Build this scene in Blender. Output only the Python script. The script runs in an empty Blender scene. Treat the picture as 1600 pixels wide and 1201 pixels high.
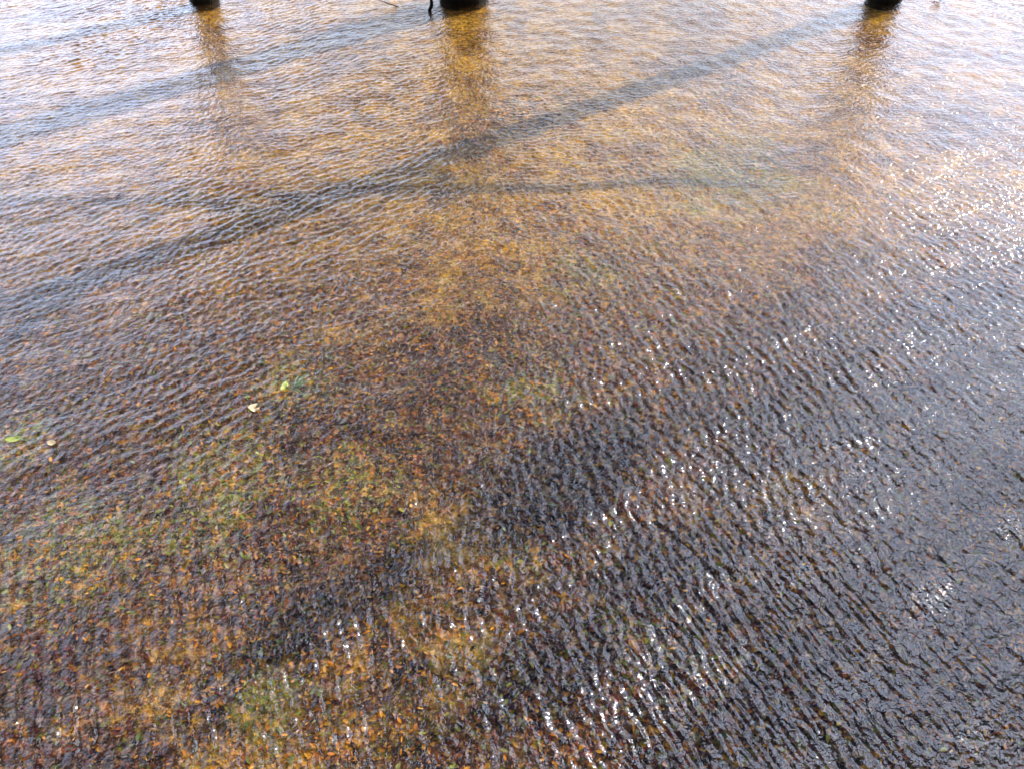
import bpy, bmesh, math, random
import numpy as np
from mathutils import Vector, noise as mnoise

random.seed(7)
rng = np.random.default_rng(7)
R = math.radians
sc = bpy.context.scene
col = sc.collection

# ------------------------------------------------------------------ camera
H = 2.0                       # eye height above the water (m)
PITCH = 43.0                  # degrees below the horizon
HFOV = 62.0
FPX = 800.0 / math.tan(R(HFOV / 2))
cam = bpy.data.cameras.new('camera')
cam.sensor_width = 36.0
cam.lens = 18.0 / math.tan(R(HFOV / 2))
cam.clip_start = 0.05
cam.clip_end = 5000
camo = bpy.data.objects.new('camera', cam)
col.objects.link(camo)
camo.location = (0, 0, H)
camo.rotation_euler = (R(90 - PITCH), 0, 0)
sc.camera = camo


def ground(px, py, z=0.0):
    """point of the level plane z that a place of the photograph (1600x1201) shows"""
    u, v = (px - 800) / FPX, (600.5 - py) / FPX
    c, s = math.cos(R(PITCH)), math.sin(R(PITCH))
    d = Vector((u, c + v * s, -s + v * c))
    t = (z - H) / d.z
    return Vector((d.x * t, d.y * t, z))


BED = -0.055                   # depth of the bed below the water

# ------------------------------------------------------------------ light
SUN_EL, SUN_AZ = 35.5, 52.5   # azimuth measured from +Y (ahead) towards +X (right)
sun_dir = Vector((math.sin(R(SUN_AZ)) * math.cos(R(SUN_EL)), math.cos(R(SUN_AZ)) * math.cos(R(SUN_EL)), math.sin(R(SUN_EL))))
sun = bpy.data.lights.new('sun', 'SUN')
sun.energy = 5.0
sun.angle = R(0.5)
sun.color = (1.0, 0.98, 0.95)
suno = bpy.data.objects.new('sun', sun)
col.objects.link(suno)
suno.rotation_euler = (-sun_dir).to_track_quat('-Z', 'Y').to_euler()

# ------------------------------------------------------------------ node helper


class NT:
    def __init__(self, tree):
        self.t = tree
        self.n = tree.nodes
        self.l = tree.links

    def new(self, kind, ins=None, **props):
        nd = self.n.new(kind)
        for k, v in props.items():
            setattr(nd, k, v)
        for k, v in (ins or {}).items():
            self.put(nd.inputs[k], v)
        return nd

    def put(self, sock, v):
        if isinstance(v, bpy.types.NodeSocket):
            self.l.new(v, sock)
        else:
            sock.default_value = v

    def m(self, op, a, b=0.0, c=0.0, clamp=False):
        nd = self.n.new('ShaderNodeMath')
        nd.operation = op
        nd.use_clamp = clamp
        for i, v in enumerate((a, b, c)):
            self.put(nd.inputs[i], v)
        return nd.outputs[0]

    def vm(self, op, a, b=None, out=0, scale=None):
        nd = self.n.new('ShaderNodeVectorMath')
        nd.operation = op
        self.put(nd.inputs[0], a)
        if b is not None:
            self.put(nd.inputs[1], b)
        if scale is not None:
            self.put(nd.inputs['Scale'], scale)
        return nd.outputs[out]

    def noise(self, vec, scale, detail=2.0, rough=0.5, dist=0.0, out=0):
        nd = self.new('ShaderNodeTexNoise', {'Scale': scale, 'Detail': detail, 'Roughness': rough, 'Distortion': dist, 'Vector': vec})
        return nd.outputs[out]

    def ramp(self, fac, stops, interp='LINEAR'):
        nd = self.n.new('ShaderNodeValToRGB')
        cr = nd.color_ramp
        cr.interpolation = interp
        while len(cr.elements) < len(stops):
            cr.elements.new(0.5)
        for e, (p, c) in zip(cr.elements, stops):
            e.position = p
            e.color = (c[0], c[1], c[2], 1) if not isinstance(c, (int, float)) else (c, c, c, 1)
        self.put(nd.inputs[0], fac)
        return nd.outputs[0]

    def mix(self, fac, a, b, blend='MIX'):
        nd = self.n.new('ShaderNodeMix')
        nd.data_type = 'RGBA'
        nd.blend_type = blend
        self.put(nd.inputs[0], fac)
        self.put(nd.inputs[6], a if isinstance(a, bpy.types.NodeSocket) else (*a, 1))
        self.put(nd.inputs[7], b if isinstance(b, bpy.types.NodeSocket) else (*b, 1))
        return nd.outputs[2]

    def smooth(self, x, lo, hi):
        nd = self.new('ShaderNodeMapRange', {'Value': x, 'From Min': lo, 'From Max': hi}, interpolation_type='SMOOTHSTEP')
        return nd.outputs[0]


def material(name):
    m = bpy.data.materials.new(name)
    m.use_nodes = True
    m.node_tree.nodes.clear()
    nt = NT(m.node_tree)
    out = nt.n.new('ShaderNodeOutputMaterial')
    return m, nt, out


# ------------------------------------------------------------------ sky
w = bpy.data.worlds.new('World')
sc.world = w
w.use_nodes = True
w.node_tree.nodes.clear()
nt = NT(w.node_tree)
wo = nt.n.new('ShaderNodeOutputWorld')
sky = nt.new('ShaderNodeTexSky', sky_type='NISHITA', sun_disc=False, sun_elevation=R(SUN_EL), sun_rotation=R(SUN_AZ), air_density=1.0, dust_density=1.2, ozone_density=1.0)
gen = nt.new('ShaderNodeTexCoord').outputs['Generated']
# added bright cloud, shaped for the water to reflect: a bluish veil low ahead, whiter and brighter towards the sun on the right
sep = nt.new('ShaderNodeSeparateXYZ', {0: gen})
up = nt.m('MAXIMUM', sep.outputs[2], 0.06)
flat = nt.new('ShaderNodeCombineXYZ', {0: nt.m('DIVIDE', sep.outputs[0], up), 1: nt.m('DIVIDE', sep.outputs[1], up), 2: 0.0}).outputs[0]
cl = nt.smooth(nt.noise(nt.vm('ADD', flat, (3.1, 1.7, 0.0)), 0.9, 5.0, 0.55), 0.30, 0.70)
left = nt.m('MULTIPLY', nt.m('MAXIMUM', nt.m('MULTIPLY', sep.outputs[0], -1.0), 0.0), 0.55)
low = nt.m('SUBTRACT', 1.0, nt.smooth(nt.m('SUBTRACT', sep.outputs[2], left), 0.28, 0.75))
ahead = nt.smooth(sep.outputs[1], -0.1, 0.5)
bank = nt.m('MULTIPLY', nt.m('MULTIPLY', low, ahead), nt.m('ADD', nt.m('MULTIPLY', cl, 0.55), 0.42))
wide = nt.smooth(nt.m('ABSOLUTE', nt.m('ADD', sep.outputs[0], -0.06)), 0.12, 0.46)
veil = nt.mix(wide, (30.0, 34.0, 41.0), (45.0, 54.0, 75.0))
skyc = nt.mix(bank, sky.outputs[0], veil)
lobe_dir = (math.sin(R(36)) * math.cos(R(51)), math.cos(R(36)) * math.cos(R(51)), math.sin(R(51)))
lobe = nt.smooth(nt.vm('DOT_PRODUCT', gen, lobe_dir, out=1), math.cos(R(25)), math.cos(R(8)))
lobe = nt.m('MULTIPLY', lobe, nt.m('ADD', nt.m('MULTIPLY', cl, 0.6), 0.35))
skyc = nt.mix(lobe, skyc, (100.0, 112.0, 146.0))
bg = nt.new('ShaderNodeBackground', {'Color': skyc, 'Strength': 0.05})
nt.l.new(bg.outputs[0], wo.inputs[0])

# ------------------------------------------------------------------ mesh helpers


def mesh_object(name, verts, faces, mat, parent=None, smooth=True):
    me = bpy.data.meshes.new(name)
    me.from_pydata(verts, [], faces)
    if smooth:
        me.polygons.foreach_set('use_smooth', [True] * len(me.polygons))
    me.materials.append(mat)
    me.update()
    o = bpy.data.objects.new(name, me)
    col.objects.link(o)
    if parent:
        o.parent = parent
    return o


def tag(o, label=None, cat=None, group=None, kind=None):
    for k, v in (('label', label), ('category', cat), ('group', group), ('kind', kind)):
        if v:
            o[k] = v
    return o


def tube(V, F, pts, radii, n=12, rough=0.0, seed=0.0, cap=True):
    """append a bent tapering tube to V, F"""
    base = len(V)
    pts = [Vector(p) for p in pts]
    last = None
    for i, p in enumerate(pts):
        d = (pts[min(i + 1, len(pts) - 1)] - pts[max(i - 1, 0)]).normalized()
        ref = Vector((1, 0, 0)) if abs(d.x) < 0.8 else Vector((0, 1, 0))
        if last is None:
            a = d.cross(ref).normalized()
        else:
            a = (last - d * last.dot(d)).normalized()
        last = a
        b = d.cross(a)
        for k in range(n):
            t = 2 * math.pi * k / n
            r = radii[i]
            if rough:
                r *= 1 + rough * mnoise.noise(Vector((math.cos(t) * 1.7 + seed, math.sin(t) * 1.7, p.length * 0.9 + seed))) \
                       + rough * 0.6 * mnoise.noise(Vector((math.cos(t) * 5 + seed, math.sin(t) * 5, p.length * 2.0)))
            V.append(p + (a * math.cos(t) + b * math.sin(t)) * r)
    for i in range(len(pts) - 1):
        for k in range(n):
            k2 = (k + 1) % n
            F.append((base + i * n + k, base + i * n + k2, base + (i + 1) * n + k2, base + (i + 1) * n + k))
    if cap:
        F.append(tuple(base + k for k in reversed(range(n))))
        F.append(tuple(base + (len(pts) - 1) * n + k for k in range(n)))


# ------------------------------------------------------------------ water
wm, nt, out = material('rippled_water')
P = nt.new('ShaderNodeNewGeometry').outputs['Position']
fine = nt.noise(P, 62.0, 2.0, 0.6)
bump = nt.new('ShaderNodeBump', {'Strength': 1.0, 'Distance': 0.0042, 'Height': fine}).outputs[0]
inc = nt.new('ShaderNodeNewGeometry').outputs['Incoming']
cosi = nt.m('ABSOLUTE', nt.vm('DOT_PRODUCT', inc, bump, out=1))
# Schlick's reflectance of water, the same from above and from below
fr = nt.m('ADD', nt.m('MULTIPLY', nt.m('POWER', nt.m('SUBTRACT', 1.0, cosi, clamp=True), 5.0), 0.967), 0.033)
gl = nt.new('ShaderNodeBsdfGlossy', {'Color': (1, 1, 1, 1), 'Roughness': 0.11, 'Normal': bump}).outputs[0]
rf = nt.new('ShaderNodeBsdfRefraction', {'Color': (0.97, 0.90, 0.78, 1), 'Roughness': 0.0, 'IOR': 1.33, 'Normal': bump}).outputs[0]
tr = nt.new('ShaderNodeBsdfTransparent', {'Color': (0.97, 0.91, 0.80, 1)}).outputs[0]
body = nt.new('ShaderNodeMixShader', {0: 0.09, 1: tr, 2: rf}).outputs[0]
mx = nt.new('ShaderNodeMixShader', {0: fr, 1: body, 2: gl}).outputs[0]
nt.l.new(mx, out.inputs[0])



def sstep(x, lo, hi):
    t = np.clip((x - lo) / (hi - lo), 0, 1)
    return t * t * (3 - 2 * t)


# the surface is a real sheet of ripples: fine where the view is near, wide and plain further out
ry = [0.45]
while ry[-1] < 8.2:
    ry.append(ry[-1] + 0.0034 + 0.0006 * ry[-1])
ry = np.array([-400.0, -60.0, -12.0, -3.0, -0.6, 0.1, 0.35] + ry + [8.4, 9.2, 12.0, 25.0, 80.0, 400.0])
ru = np.concatenate([[-400.0, -60.0, -12.0, -3.5, -1.6, -1.15, -1.03], np.linspace(-1, 1, 1441), [1.03, 1.15, 1.6, 3.5, 12.0, 60.0, 400.0]])
half = np.clip(0.68 * ry + 1.0, 1.2, 6.6)
GX = half[:, None] * ru[None, :]
GY = np.repeat(ry[:, None], len(ru), axis=1)
edge_ = sstep(GY, 0.36, 0.5) * (1 - sstep(GY, 7.4, 8.15)) * (1 - sstep(np.abs(ru)[None, :], 0.94, 1.0))
wrng = np.random.default_rng(21)


def soft(scale, seed, lo, hi):
    """slow patches of stronger and weaker ripples"""
    q = np.random.default_rng(seed)
    f = np.zeros_like(GX)
    for _ in range(9):
        a_ = q.random() * 2 * math.pi
        k_ = 2 * math.pi * scale * (0.5 + q.random())
        f += np.sin(k_ * (GX * math.cos(a_) + GY * math.sin(a_)) + q.random() * 6.28)
    return sstep(f / 3.0, lo, hi)


def waves(az, lam, slope, n, spread_az, spread_lam, sharp=0.25):
    """a train of ripples: plane waves of nearly one heading and length beating together"""
    f = np.zeros_like(GX)
    for _ in range(n):
        a_ = R(az + wrng.normal() * spread_az)
        k_ = 2 * math.pi / (lam * math.exp(wrng.normal() * spread_lam))
        t = k_ * (GX * math.sin(a_) + GY * math.cos(a_)) + wrng.random() * 6.28
        f += (np.sin(t) + sharp * np.sin(2 * t + 1.2) * 0.5) / k_
    return f * slope * math.sqrt(2.0 / n)


nearY = 1 - sstep(GY, 1.0, 1.9)
rightX = sstep(GX, -0.15, 0.55)
leftX = 1 - sstep(GX / (GY + 0.6), -0.02, 0.26)
far = sstep(GY, 2.2, 4.2)
ampA = (0.22 + 0.78 * leftX) * (1 - 0.88 * (1 - sstep(GY, 1.1, 2.3))) * (1 - 0.35 * far) * (0.55 + 0.6 * soft(0.7, 1, -0.5, 0.6))
ampB = np.maximum(0.30 + 0.70 * sstep(GX / (GY + 0.6), -0.05, 0.22), 0.95 * nearY) * (1 - 0.75 * far) * (0.75 + 0.4 * soft(0.7, 2, -0.5, 0.6))
HZ = ampA * waves(-45, 0.044, 0.125, 24, 18, 0.17, 0.4)
HZ += ampB * waves(67, 0.039, 0.150, 24, 16, 0.17, 0.4)
HZ += nearY * rightX * waves(64, 0.019, 0.23, 14, 8, 0.18)
HZ += nearY * (1 - sstep(GX, -0.6, -0.1)) * waves(67, 0.042, 0.24, 5, 3, 0.05)
HZ += (0.3 + 0.7 * far) * (0.5 + 0.6 * soft(0.9, 3, -0.5, 0.6)) * waves(6, 0.034, 0.110, 24, 24, 0.20, 0.4)
HZ += (0.4 + 0.7 * soft(1.2, 4, -0.5, 0.6)) * waves(79, 0.034, 0.105, 14, 22, 0.2) * (1 - 0.6 * far) * (0.6 + 0.4 * leftX)
HZ += (0.8 + 0.3 * soft(1.4, 5, -0.5, 0.6)) * waves(0, 0.029, 0.105, 30, 75, 0.25) * (1 - 0.55 * far)
HZ *= 0.68 + 0.5 * soft(0.45, 6, -0.6, 0.6)
HZ += soft(0.6, 7, -0.6, 0.5) * waves(-25, 0.066, 0.038, 12, 40, 0.2, 0.2)
HZ += waves(20, 0.12, 0.045, 9, 50, 0.3, 0.0)
HZ += waves(-20, 0.35, 0.018, 7, 50, 0.3, 0.0)
HZ *= edge_
NYg, NXg = GX.shape
me = bpy.data.meshes.new('water')
me.vertices.add(NXg * NYg)
me.vertices.foreach_set('co', np.stack([GX, GY, HZ], axis=-1).astype(np.float32).reshape(-1))
gi = np.arange(NXg * NYg, dtype=np.int32).reshape(NYg, NXg)
qd = np.stack([gi[:-1, :-1], gi[:-1, 1:], gi[1:, 1:], gi[1:, :-1]], axis=-1).reshape(-1, 4)
me.loops.add(len(qd) * 4)
me.loops.foreach_set('vertex_index', qd.reshape(-1))
me.polygons.add(len(qd))
me.polygons.foreach_set('loop_start', np.arange(0, len(qd) * 4, 4, dtype=np.int32))
me.polygons.foreach_set('use_smooth', np.ones(len(qd), dtype=bool))
me.update()
me.materials.append(wm)
water = bpy.data.objects.new('water', me)
col.objects.link(water)
del GX, GY, HZ, ampA, ampB, qd, gi
tag(water, 'shallow rippled brown water reflecting a bright sky', kind='structure')

# ------------------------------------------------------------------ bed
bm_, nt, out = material('silty_bed')
P = nt.new('ShaderNodeNewGeometry').outputs['Position']
n1 = nt.noise(P, 1.3, 4.0, 0.6)
n2 = nt.noise(nt.vm('ADD', P, (5, 9, 2)), 7.0, 5.0, 0.65)
n3 = nt.noise(nt.vm('ADD', P, (1, 3, 7)), 45.0, 3.0, 0.6)
jog = nt.vm('ADD', P, nt.vm('SCALE', nt.vm('SUBTRACT', nt.noise(P, 60.0, 2.0, 0.6, out=1), (0.5, 0.5, 0.5)), scale=0.03))
c1 = nt.ramp(n2, [(0.25, (0.05, 0.025, 0.008)), (0.42, (0.18, 0.098, 0.012)), (0.55, (0.39, 0.232, 0.024)), (0.75, (0.50, 0.335, 0.06))])
c2 = nt.ramp(n2, [(0.25, (0.022, 0.012, 0.013)), (0.45, (0.060, 0.040, 0.026)), (0.6, (0.115, 0.074, 0.040)), (0.75, (0.19, 0.13, 0.07))])
Yb = nt.new('ShaderNodeSeparateXYZ', {0: P}).outputs[1]
# iron-stained ochre mud lies further out under the trees and in patches nearer by
stn = nt.new('ShaderNodeVertexColor', layer_name='stain')
sc3 = nt.new('ShaderNodeSeparateColor', {0: stn.outputs[0]})
edge = nt.m('MULTIPLY', nt.m('SUBTRACT', n2, 0.5), 1.6)
rust = nt.m('MAXIMUM', nt.smooth(n1, 0.62, 0.74), nt.m('MULTIPLY', nt.smooth(Yb, 2.2, 3.6), nt.smooth(n1, 0.30, 0.50)))
rust = nt.m('MAXIMUM', rust, nt.m('MULTIPLY', nt.smooth(nt.m('ADD', sc3.outputs[0], nt.m('MULTIPLY', edge, 1.5)), 0.15, 0.95), 0.85))
black = nt.smooth(nt.m('ADD', sc3.outputs[1], edge), 0.30, 0.70)  # mask of the shade painted into the bed colour
film = nt.smooth(nt.m('ADD', sc3.outputs[2], edge), 0.22, 0.62)
c = nt.mix(nt.m('MULTIPLY', rust, 0.9), c2, c1)
c = nt.mix(nt.m('MULTIPLY', film, 0.7), c, (0.15, 0.175, 0.025))
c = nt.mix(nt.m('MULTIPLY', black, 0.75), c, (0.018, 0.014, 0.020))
# sodden scraps of every colour
bits = []
for sc_, sd in ((55.0, 0.0), (120.0, 4.0)):
    vo = nt.new('ShaderNodeTexVoronoi', {'Scale': sc_, 'Vector': nt.vm('ADD', jog, (sd, sd, 0.0))})
    rr_ = nt.new('ShaderNodeSeparateColor', {0: vo.outputs['Color']})
    bits.append((nt.ramp(rr_.outputs[0], [(0.0, (0.012, 0.008, 0.012)), (0.22, (0.045, 0.025, 0.022)), (0.38, (0.12, 0.065, 0.045)), (0.5, (0.30, 0.105, 0.025)), (0.60, (0.10, 0.028, 0.030)), (0.70, (0.42, 0.22, 0.025)), (0.80, (0.14, 0.16, 0.03)), (0.89, (0.34, 0.25, 0.15)), (0.94, (0.03, 0.027, 0.040))], 'CONSTANT'), rr_.outputs[1]))
c = nt.mix(nt.m('MULTIPLY', nt.smooth(bits[0][1], 0.2, 0.5), nt.m('SUBTRACT', 0.80, nt.m('MULTIPLY', rust, 0.36))), c, bits[0][0])
c = nt.mix(nt.m('MULTIPLY', nt.smooth(bits[1][1], 0.4, 0.6), nt.m('SUBTRACT', 0.80, nt.m('MULTIPLY', rust, 0.34))), c, bits[1][0])
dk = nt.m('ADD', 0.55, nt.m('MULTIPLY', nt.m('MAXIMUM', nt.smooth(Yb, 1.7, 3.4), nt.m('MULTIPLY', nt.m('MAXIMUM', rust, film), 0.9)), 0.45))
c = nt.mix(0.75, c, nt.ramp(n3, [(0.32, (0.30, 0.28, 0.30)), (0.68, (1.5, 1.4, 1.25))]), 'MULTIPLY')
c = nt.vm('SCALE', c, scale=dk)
b = nt.new('ShaderNodeBump', {'Strength': 0.8, 'Distance': 0.02, 'Height': n3}).outputs[0]
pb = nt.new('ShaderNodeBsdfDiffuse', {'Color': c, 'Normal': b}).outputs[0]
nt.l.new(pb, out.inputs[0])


def bed_z(x, y):
    return BED + 0.009 * mnoise.noise(Vector((x * 0.8, y * 0.8, 1.0))) + 0.007 * mnoise.noise(Vector((x * 2.6, y * 2.6, 4.0)))


xs = [-1500, -400, -100, -30] + [-6 + 0.05 * i for i in range(241)] + [30, 100, 400, 1500]
ys = [-1500, -400, -100, -30] + [-2 + 0.05 * i for i in range(201)] + [30, 100, 400, 1500]
V = [(x, y, bed_z(x, y)) for y in ys for x in xs]
nx = len(xs)
F = [(j * nx + i, j * nx + i + 1, (j + 1) * nx + i + 1, (j + 1) * nx + i) for j in range(len(ys) - 1) for i in range(nx - 1)]
PATCH = [
    (735, 130, 0.5, 'orange', .75), (330, 60, 0.35, 'orange', .7), (1390, 60, 0.3, 'orange', .7), (745, 400, 0.40, 'orange', .65),
    (735, 330, 0.35, 'orange', .6), (740, 820, 0.22, 'orange', .55), (640, 970, 0.20, 'orange', .6), (700, 1000, 0.18, 'orange', .6),
    (470, 1150, 0.24, 'orange', .75), (360, 1180, 0.2, 'orange', .7), (280, 1030, 0.2, 'orange', .5), (540, 1120, 0.16, 'orange', .6),
    (540, 500, 0.25, 'orange', .5), (660, 470, 0.2, 'orange', .5), (300, 960, 0.2, 'orange', .4), (1260, 790, 0.15, 'orange', .4),
    (350, 740, 0.22, 'green', .55), (450, 600, 0.16, 'green', .5), (560, 750, 0.2, 'green', .45), (110, 860, 0.25, 'green', .45),
    (920, 430, 0.2, 'green', .35), (830, 610, 0.2, 'green', .4), (1150, 270, 0.4, 'green', .45), (30, 685, 0.12, 'green', .6),
    (1090, 1030, 0.15, 'green', .35), (980, 990, 0.15, 'green', .35), (820, 850, 0.1, 'green', .5), (420, 1090, 0.15, 'green', .5),
    (760, 1050, 0.15, 'green', .3), (320, 830, 0.15, 'green', .4),
    (850, 780, 0.22, 'dark', .75), (930, 700, 0.16, 'dark', .7), (1020, 880, 0.16, 'dark', .7), (860, 1040, 0.18, 'dark', .6),  # dark entries paint in blotches of shade
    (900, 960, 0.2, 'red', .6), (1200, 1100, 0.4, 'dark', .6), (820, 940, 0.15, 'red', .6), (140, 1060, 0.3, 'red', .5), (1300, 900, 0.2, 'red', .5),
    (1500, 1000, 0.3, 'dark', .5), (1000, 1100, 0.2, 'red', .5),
]
PATCH = [(ground(a, b_, BED), r, k, s) for a, b_, r, k, s in PATCH]
bed = mesh_object('ground', V, F, bm_)
# where gold mud and green weed film stain the bed and dark patches paint in shade
at_ = bed.data.color_attributes.new('stain', 'FLOAT_COLOR', 'POINT')
buf = np.zeros((len(V), 4), np.float32)
va = np.array(V, np.float32)
for c0, r, k, sh in PATCH:
    ch = {'orange': 0, 'dark': 1, 'green': 2, 'red': 3}[k]
    q = ((va[:, 0] - c0.x) ** 2 + (va[:, 1] - c0.y) ** 2) / (r * r)
    buf[:, ch] = np.maximum(buf[:, ch], min(1.0, sh * 1.35) * np.exp(-q * 0.8))
at_.data.foreach_set('color', buf.reshape(-1))
tag(bed, 'brown silty bed under the shallow water', kind='structure')

# fallen leaves lying on the bed: one uncountable carpet
lm, nt, out = material('sodden_leaves')
att = nt.new('ShaderNodeVertexColor', layer_name='tint')
P = nt.new('ShaderNodeNewGeometry').outputs['Position']
c = nt.mix(0.7, att.outputs[0], nt.ramp(nt.noise(P, 120.0, 2.0), [(0.3, (0.55, 0.5, 0.5)), (0.7, (1.2, 1.15, 1.05))]), 'MULTIPLY')
d1 = nt.new('ShaderNodeBsdfDiffuse', {'Color': c}).outputs[0]
nt.l.new(d1, out.inputs[0])

PAL = {
    'brown': [(0.11, 0.055, 0.028), (0.16, 0.085, 0.045), (0.07, 0.035, 0.022), (0.20, 0.12, 0.07)],
    'orange': [(0.42, 0.17, 0.018), (0.50, 0.24, 0.03), (0.40, 0.15, 0.015), (0.44, 0.24, 0.03)],
    'red': [(0.17, 0.040, 0.030), (0.11, 0.03, 0.035), (0.24, 0.08, 0.045)],
    'green': [(0.17, 0.20, 0.035), (0.11, 0.15, 0.03), (0.26, 0.27, 0.05)],
    'dark': [(0.03, 0.02, 0.022), (0.02, 0.016, 0.022), (0.045, 0.03, 0.03)],
    'pale': [(0.42, 0.32, 0.20), (0.36, 0.26, 0.17)],
}
# patches of one kind of litter, the dark ones laid where shade falls: photo place, radius in metres, kind, share
NL = 100000
LV = np.zeros((NL * 6, 3), np.float32)
LC = np.zeros((NL * 6, 4), np.float32)
i = 0
tries = 0
while i < NL:
    py = rng.random()
    # spread over the part of the bed that is looked at and a margin round it
    y = 0.3 + 7.2 * (py ** 1.35)
    x = (rng.random() * 2 - 1) * (1.3 + y * 0.78)
    kind = None
    for c0, r, k, s in PATCH:
        q = (x - c0.x) ** 2 + (y - c0.y) ** 2
        if q < r * r * 2.2 and rng.random() < s * math.exp(-q / (r * r)):
            kind = k
    if kind is None:
        t = 0.7 * mnoise.noise(Vector((x * 2.2, y * 2.2, 3.3))) + 0.8 * mnoise.noise(Vector((x * 9, y * 9, 9.1))) + 0.3 * (rng.random() - .5)
        kind = 'dark' if t < -0.42 else 'brown' if t < 0.12 else 'red' if t < 0.3 else 'orange' if t < 0.52 else 'brown'
        u = rng.random()
        if u < 0.035:
            kind = 'green'
        elif u < 0.055:
            kind = 'pale'
        elif u < 0.16:
            kind = 'red'
        elif u < 0.24:
            kind = 'orange'
    cc = PAL[kind][int(rng.random() * len(PAL[kind]))]
    jit = (0.25 + 0.5 * rng.random()) * (1.5 if kind in ('orange', 'green') else 1.0)
    L = (0.0032 + 0.0075 * rng.random() ** 1.8) * (1.25 if kind == 'green' else 1)
    W = L * (0.22 + 0.35 * rng.random())
    a = rng.random() * 2 * math.pi
    ca, sa = math.cos(a), math.sin(a)
    z = bed_z(x, y) + 0.002 + 0.010 * rng.random() ** 2
    tx, ty, cv = (rng.random() - .5) * 0.9, (rng.random() - .5) * 0.9, 0.5 * rng.random()
    for k, (p, q) in enumerate(((-1, 0), (-.35, -.9), (.45, -.8), (1, 0), (.45, .8), (-.35, .9))):
        lx, ly = p * L, q * W
        LV[i * 6 + k] = (x + lx * ca - ly * sa, y + lx * sa + ly * ca, z + lx * tx + ly * ty + cv * abs(ly))
        LC[i * 6 + k] = (cc[0] * jit, cc[1] * jit, cc[2] * jit, 1)
    i += 1
me = bpy.data.meshes.new('leaf_litter')
idx = np.arange(NL * 6, dtype=np.int32).reshape(NL, 6)
quads = np.concatenate([idx[:, [0, 1, 2, 3]], idx[:, [0, 3, 4, 5]]], axis=1).reshape(-1)
nf = NL * 2
me.vertices.add(NL * 6)
me.vertices.foreach_set('co', LV.reshape(-1))
me.loops.add(nf * 4)
me.loops.foreach_set('vertex_index', quads)
me.polygons.add(nf)
me.polygons.foreach_set('loop_start', np.arange(0, nf * 4, 4, dtype=np.int32))
ca_ = me.color_attributes.new('tint', 'FLOAT_COLOR', 'POINT')
ca_.data.foreach_set('color', LC.reshape(-1))
me.update()
me.validate()
me.materials.append(lm)
lo = bpy.data.objects.new('leaf_litter', me)
col.objects.link(lo)
tag(lo, 'brown, rust and green sunken leaves covering the bed', 'leaf litter', kind='stuff')

# ------------------------------------------------------------------ trunks standing in the water
bk, nt, out = material('wet_dark_bark')
tc = nt.new('ShaderNodeTexCoord').outputs['Object']
st = nt.vm('MULTIPLY', tc, (1.0, 1.0, 0.22))
n1 = nt.noise(st, 26.0, 5.0, 0.65, 0.6)
n2 = nt.noise(tc, 4.0, 3.0)
c = nt.ramp(n1, [(0.3, (0.004, 0.003, 0.003)), (0.6, (0.014, 0.010, 0.008)), (0.8, (0.035, 0.028, 0.022))])
c = nt.mix(nt.smooth(n2, 0.55, 0.75), c, (0.012, 0.012, 0.007))
b = nt.new('ShaderNodeBump', {'Strength': 1.0, 'Distance': 0.025, 'Height': n1}).outputs[0]
pb = nt.new('ShaderNodeBsdfPrincipled', {'Base Color': c, 'Roughness': 0.8, 'Specular IOR Level': 0.15, 'Normal': b})
nt.l.new(pb.outputs[0], out.inputs[0])


def branch(V, F, p, d, L, r, depth, rnd):
    """a crooked limb with side branches, as bare in winter"""
    n = 6
    pts, rad = [p.copy()], [r]
    q = p.copy()
    dd = d.normalized()
    for k in range(n):
        dd = (dd + Vector((rnd.uniform(-.22, .22), rnd.uniform(-.22, .22), rnd.uniform(-.10, .18)))).normalized()
        q = q + dd * (L / n)
        pts.append(q.copy())
        rad.append(r * (1 - 0.78 * (k + 1) / n))
        if depth > 0 and k > 0:
            for _ in range(2 if depth > 1 else 3):
                sd = (dd + Vector((rnd.uniform(-1, 1), rnd.uniform(-1, 1), rnd.uniform(-.35, .8)))).normalized()
                branch(V, F, q, sd, L * rnd.uniform(.35, .6), rad[-1] * .6, depth - 1, rnd)
    tube(V, F, pts, rad, 6 if depth else 4, cap=False)


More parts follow.
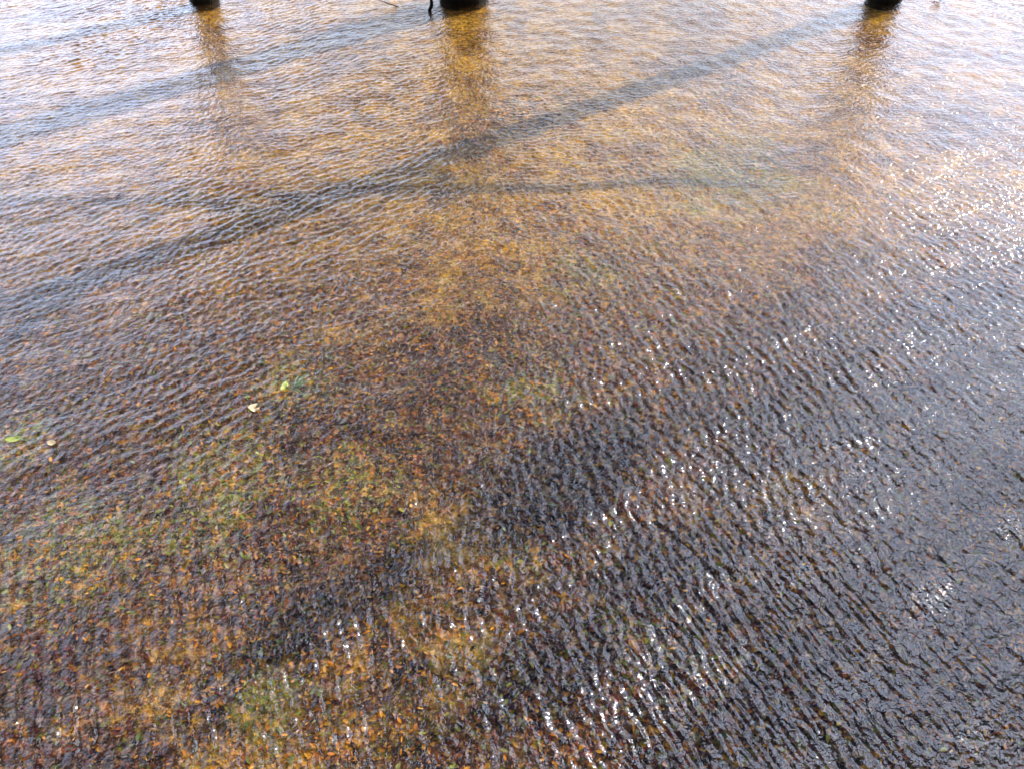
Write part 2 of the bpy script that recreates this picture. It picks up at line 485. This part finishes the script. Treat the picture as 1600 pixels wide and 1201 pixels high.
def flooded_tree(px, py, dia, lean, height, label, seed, limbs=7, first=0.35, group=None, extra=None, depth=2, at=None):
    rnd = random.Random(seed)
    g = at or ground(px, py)
    root = bpy.data.objects.new('bare_tree', None)
    root.location = g
    col.objects.link(root)
    r = dia / 2
    n = 26
    pts, rad = [], []
    for k in range(n + 1):
        t = k / n
        z = -0.35 + (height + 0.35) * t
        f = max(z, 0) / height
        wob = 0.03 * height / 7
        pts.append(Vector((lean[0] * max(z, 0) + wob * mnoise.noise(Vector((z * .6, seed, 0))) * min(1, max(z, 0)),
                           lean[1] * max(z, 0) + wob * mnoise.noise(Vector((z * .6, seed, 9))) * min(1, max(z, 0)), z)))
        rad.append(r * (1 - 0.3 * f) * (1 + 0.22 * math.exp(-max(z, 0) / 0.12)) / 1.12)
    V, F = [], []
    tube(V, F, pts, rad, 28, 0.10, seed)
    mesh_object('trunk', V, F, bk, root)
    for k in range(limbs):
        t = first + (0.97 - first) * (k + 0.5) / limbs
        q = int(t * n)
        a = rnd.uniform(0, 2 * math.pi) if k else 0.3
        V, F = [], []
        d = Vector((math.cos(a), math.sin(a), rnd.uniform(.35, .9)))
        branch(V, F, pts[q], d, height * rnd.uniform(.18, .30) * (1.2 - t * .6), rad[q] * .5, depth, rnd)
        mesh_object('limb', V, F, bk, root)
    for (za, tip, rr) in (extra or []):
        q = min(range(n + 1), key=lambda i_: abs(pts[i_].z - za))
        V, F = [], []
        tip = Vector(tip) - g
        mid = [pts[q].lerp(tip, f) + Vector((0, 0, 0.05 * math.sin(f * 7 + seed))) for f in (0, .25, .5, .75, 1)]
        tube(V, F, mid, [rr, rr * .9, rr * .75, rr * .6, rr * .3], 8)
        mesh_object('limb', V, F, bk, root)
    if label:
        tag(root, label, 'tree', group)
    return root


G = 'bare trees standing in the water'
flooded_tree(318, -5, 0.185, (0.01, -0.02), 7.5, 'narrow dark tree trunk at the waterline, leftmost of three, in bluish bright water', 11, group=G)
flooded_tree(725, -9, 0.33, (0.0, -0.085), 10.5, 'widest dark tree trunk at the waterline with a bent twig beside it', 23, limbs=14, first=0.34, group=G, depth=3)


def above(px, py, h):
    """the point at height h over the water whose sun shadow falls on the bed at this place of the photograph"""
    return ground(px, py, BED) + sun_dir * ((h - BED) / sun_dir.z)


rg = ground(1383, -5)
hc = (ground(655, 292, BED) - rg).to_2d().length * math.tan(R(SUN_EL))
flooded_tree(1383, -5, 0.22, (-0.035, 0.0), 7.0, 'narrow dark tree trunk at the waterline beside a floating white petal scrap', 37, group=G,
             extra=[(hc, above(1190, 290, hc - 0.35), 0.045), (hc, above(330, 318, hc + 0.5), 0.045)])
# a leafy tree off to the right; only the dappled shade of its crown falls into the view
q = above(1420, 760, 5.2)
shade = flooded_tree(0, 0, 0.24, (0.0, 0.0), 6.6, 'leafy tree standing in the water off to the right, out of the view', 51, limbs=9, first=0.6, group=G, depth=1, at=Vector((q.x + 0.3, q.y, 0)))
fl, nt, out = material('crown_leaves')
rn = nt.new('ShaderNodeObjectInfo')
c = nt.ramp(nt.noise(nt.new('ShaderNodeTexCoord').outputs['Object'], 9.0, 3.0), [(0.3, (0.035, 0.05, 0.015)), (0.7, (0.10, 0.11, 0.03))])
nt.l.new(nt.new('ShaderNodeBsdfDiffuse', {'Color': c}).outputs[0], out.inputs[0])
CLUMPS = [(850, 775, .17, 3.0), (905, 735, .13, 3.0), (945, 700, .11, .9), (790, 810, .09, .8), (660, 880, .10, 1.6), (590, 915, .09, 1.5), (510, 955, .08, 1.3), (430, 1000, .07, 1.1), (1020, 880, .11, .9), (1000, 930, .10, 1.1), (940, 990, .09, 1.0),
          (870, 1040, .12, .7), (1040, 640, .12, .35), (1130, 560, .15, .35), (1230, 500, .16, .35), (1330, 420, .2, .4),
          (1200, 660, .2, .45), (1320, 600, .25, .4), (1450, 520, .3, .4), (1560, 450, .3, .4), (1500, 680, .28, .45), (1350, 740, .22, .5), (1180, 800, .18, .5),
          (1300, 880, .2, .5), (1480, 830, .25, .4), (1600, 760, .3, .45), (1120, 960, .16, .6), (1250, 1040, .2, .45), (1400, 1000, .22, .4), (1560, 960, .25, .45),
          (1120, 1120, .2, .55), (1300, 1160, .25, .55), (1500, 1120, .3, .55), (1650, 1080, .3, .9), (1400, 1250, .3, .9), (1700, 600, .4, .8), (1750, 900, .4, .9)]
rnd = random.Random(77)
V, F = [], []
for px, py, r, dens in CLUMPS:
    c0 = above(px, py, 5.2 + rnd.uniform(-.6, .6)) - shade.location
    if px > 1030:
        dens *= 0.6
    for _ in range(int(620 * dens * (r / 0.2) ** 2)):
        d = Vector((rnd.gauss(0, 1), rnd.gauss(0, 1), rnd.gauss(0, 1)))
        p = c0 + d.normalized() * r * 1.1 * rnd.random() ** 0.45
        a1 = Vector((rnd.gauss(0, 1), rnd.gauss(0, 1), rnd.gauss(0, .6))).normalized()
        b1 = a1.cross(Vector((rnd.gauss(0, 1), rnd.gauss(0, 1), rnd.gauss(0, 1)))).normalized()
        L_, W_ = rnd.uniform(.022, .04), rnd.uniform(.011, .018)
        k = len(V)
        V += [p - a1 * L_, p + b1 * W_, p + a1 * L_, p - b1 * W_]
        F.append((k, k + 1, k + 2, k + 3))
mesh_object('crown', V, F, fl, shade, smooth=False)

# ------------------------------------------------------------------ small things on and in the water


def plain(name, c0, c1_, scale=60.0, rough=0.55):
    m, nt, out = material(name)
    tc = nt.new('ShaderNodeTexCoord').outputs['Object']
    c = nt.ramp(nt.noise(tc, scale, 3.0, 0.6), [(0.3, c0), (0.7, c1_)])
    pb = nt.new('ShaderNodeBsdfPrincipled', {'Base Color': c, 'Roughness': rough})
    nt.l.new(pb.outputs[0], out.inputs[0])
    return m


def leaf_mesh(L, W, curl, fold, seed, wave=0.0):
    """a pointed leaf blade along +X with a folded midrib, curled edge and a little thickness"""
    V, F = [], []
    nx_, ny_ = 10, 6
    for top in (0, 1):
        for i_ in range(nx_ + 1):
            u = i_ / nx_
            wd = W * 0.5 * (math.sin(math.pi * u ** 0.8) ** 0.75 if 0 < u < 1 else 0.03)
            for j in range(ny_ + 1):
                v = j / ny_ * 2 - 1
                z = fold * abs(v) * wd + curl * L * (2 * u - 1) ** 2 + wave * mnoise.noise(Vector((u * 4, v * 3, seed))) * L
                V.append(((u - 0.5) * L, v * wd * (1 + 0.12 * mnoise.noise(Vector((u * 9, v, seed + 3)))), z + (0.0012 if top else 0.0)))
    o = (nx_ + 1) * (ny_ + 1)
    for i_ in range(nx_):
        for j in range(ny_):
            a_ = i_ * (ny_ + 1) + j
            q_ = (a_, a_ + 1, a_ + ny_ + 2, a_ + ny_ + 1)
            F.append(q_)
            F.append(tuple(o + k for k in reversed(q_)))
    return V, F


def leaf(name, px, py, L, W, az, mat, label, cat='leaf', curl=0.12, fold=0.25, seed=1.0, wave=0.05, z=0.002, group=None):
    V, F = leaf_mesh(L, W, curl, fold, seed, wave)
    o = mesh_object(name, V, F, mat)
    o.location = ground(px, py, z)
    o.rotation_euler = (0.1, -0.08, R(az))
    return tag(o, label, cat, group)


cream = plain('bleached_leaf', (0.30, 0.21, 0.09), (0.55, 0.43, 0.24))
white = plain('white_petal', (0.75, 0.72, 0.70), (0.88, 0.86, 0.84))
limeg = plain('lime_leaf', (0.17, 0.20, 0.03), (0.30, 0.33, 0.06))
weedg = plain('weed_green', (0.03, 0.07, 0.02), (0.09, 0.15, 0.05))
redm = plain('red_sepal', (0.35, 0.03, 0.05), (0.5, 0.08, 0.09))
straw = plain('dry_straw', (0.30, 0.22, 0.13), (0.52, 0.42, 0.29))

leaf('floating_leaf', 400, 637, 0.046, 0.034, 20, cream, 'cream bleached leaf curled up on the water near a green weed sprig', seed=2.0, curl=0.28, wave=0.26)
leaf('floating_leaf', 24, 686, 0.060, 0.022, 8, limeg, 'lime green leaf floating on the water at the left edge', seed=5.0)
leaf('floating_leaf', 82, 692, 0.034, 0.020, -15, cream, 'small cream leaf scrap floating right of a lime green leaf', seed=8.0, curl=0.15, wave=0.1)
p = leaf('floating_petal', 1466, 5, 0.075, 0.050, 25, white, 'white petal scrap floating on the water to the right of a trunk', 'petal', seed=11.0, curl=0.35, fold=0.4)
V, F = leaf_mesh(0.03, 0.014, 0.3, 0.3, 4.0)
sp = mesh_object('sepal', V, F, redm, p)
sp.location = (-0.045, 0.004, 0.008)

weed = bpy.data.objects.new('water_weed', None)
weed.location = ground(452, 604)
col.objects.link(weed)
tag(weed, 'bright green weed sprig with one lime leaf breaking the water surface', 'water weed')
V, F = leaf_mesh(0.055, 0.020, 0.06, 0.3, 6.0, 0.14)
o = mesh_object('leaf', V, F, limeg, weed)
o.location = (-0.015, 0.0, 0.003)
o.rotation_euler = (0.05, 0.05, R(78))
rnd = random.Random(5)
for k in range(8):
    V, F = [], []
    a_ = R(-40 + 130 * rnd.random())
    Lb = rnd.uniform(.025, .085)
    pts = [Vector((math.cos(a_) * Lb * f, math.sin(a_) * Lb * f, -0.016 + 0.014 * math.sin(f * 2.6))) + Vector((0.01, 0, 0)) for f in (0, .2, .4, .6, .8, 1)]
    tube(V, F, pts, [.002, .003, .003, .0026, .002, .001], 6)
    mesh_object('blade', V, F, weedg, weed)

# bent dark twig and a dry reed stem beside the thickest trunk
g = ground(670, 17)
V, F = [], []
tube(V, F, [Vector((0.0, 0, -.06)), Vector((0.004, 0, 0.0)), Vector((0.020, 0, .030)), Vector((0.022, 0.0, .055)), Vector((0.008, 0.0, .095)), Vector((-.015, 0.01, .15))], [.010, .011, .012, .010, .007, .003], 8, 0.12, 3.0)
o = mesh_object('bent_twig', V, F, bk)
o.location = g
tag(o, 'short bent dark twig sticking out of the water beside the widest trunk', 'twig')
g = ground(623, 11)
V, F = [], []
tube(V, F, [Vector((0.03, -0.02, -.02)), Vector((0, 0, 0.0)), Vector((-.07, .01, .018)), Vector((-.16, .02, .05)), Vector((-.30, .02, .10))], [.005, .005, .0045, .004, .002], 8, 0.1, 3.0)
o = mesh_object('reed_stem', V, F, straw)
o.location = g
tag(o, 'thin pale dry reed stem lying slanted out of the water left of a bent twig', 'reed stem')

# ------------------------------------------------------------------ output
sc.view_settings.view_transform = 'Standard'
sc.view_settings.look = 'None'
sc.view_settings.gamma = 1
sc.view_settings.exposure = 0.95
sc.cycles.use_denoising = True
sc.cycles.caustics_refractive = False
sc.cycles.max_bounces = 8
sc.cycles.transparent_max_bounces = 12
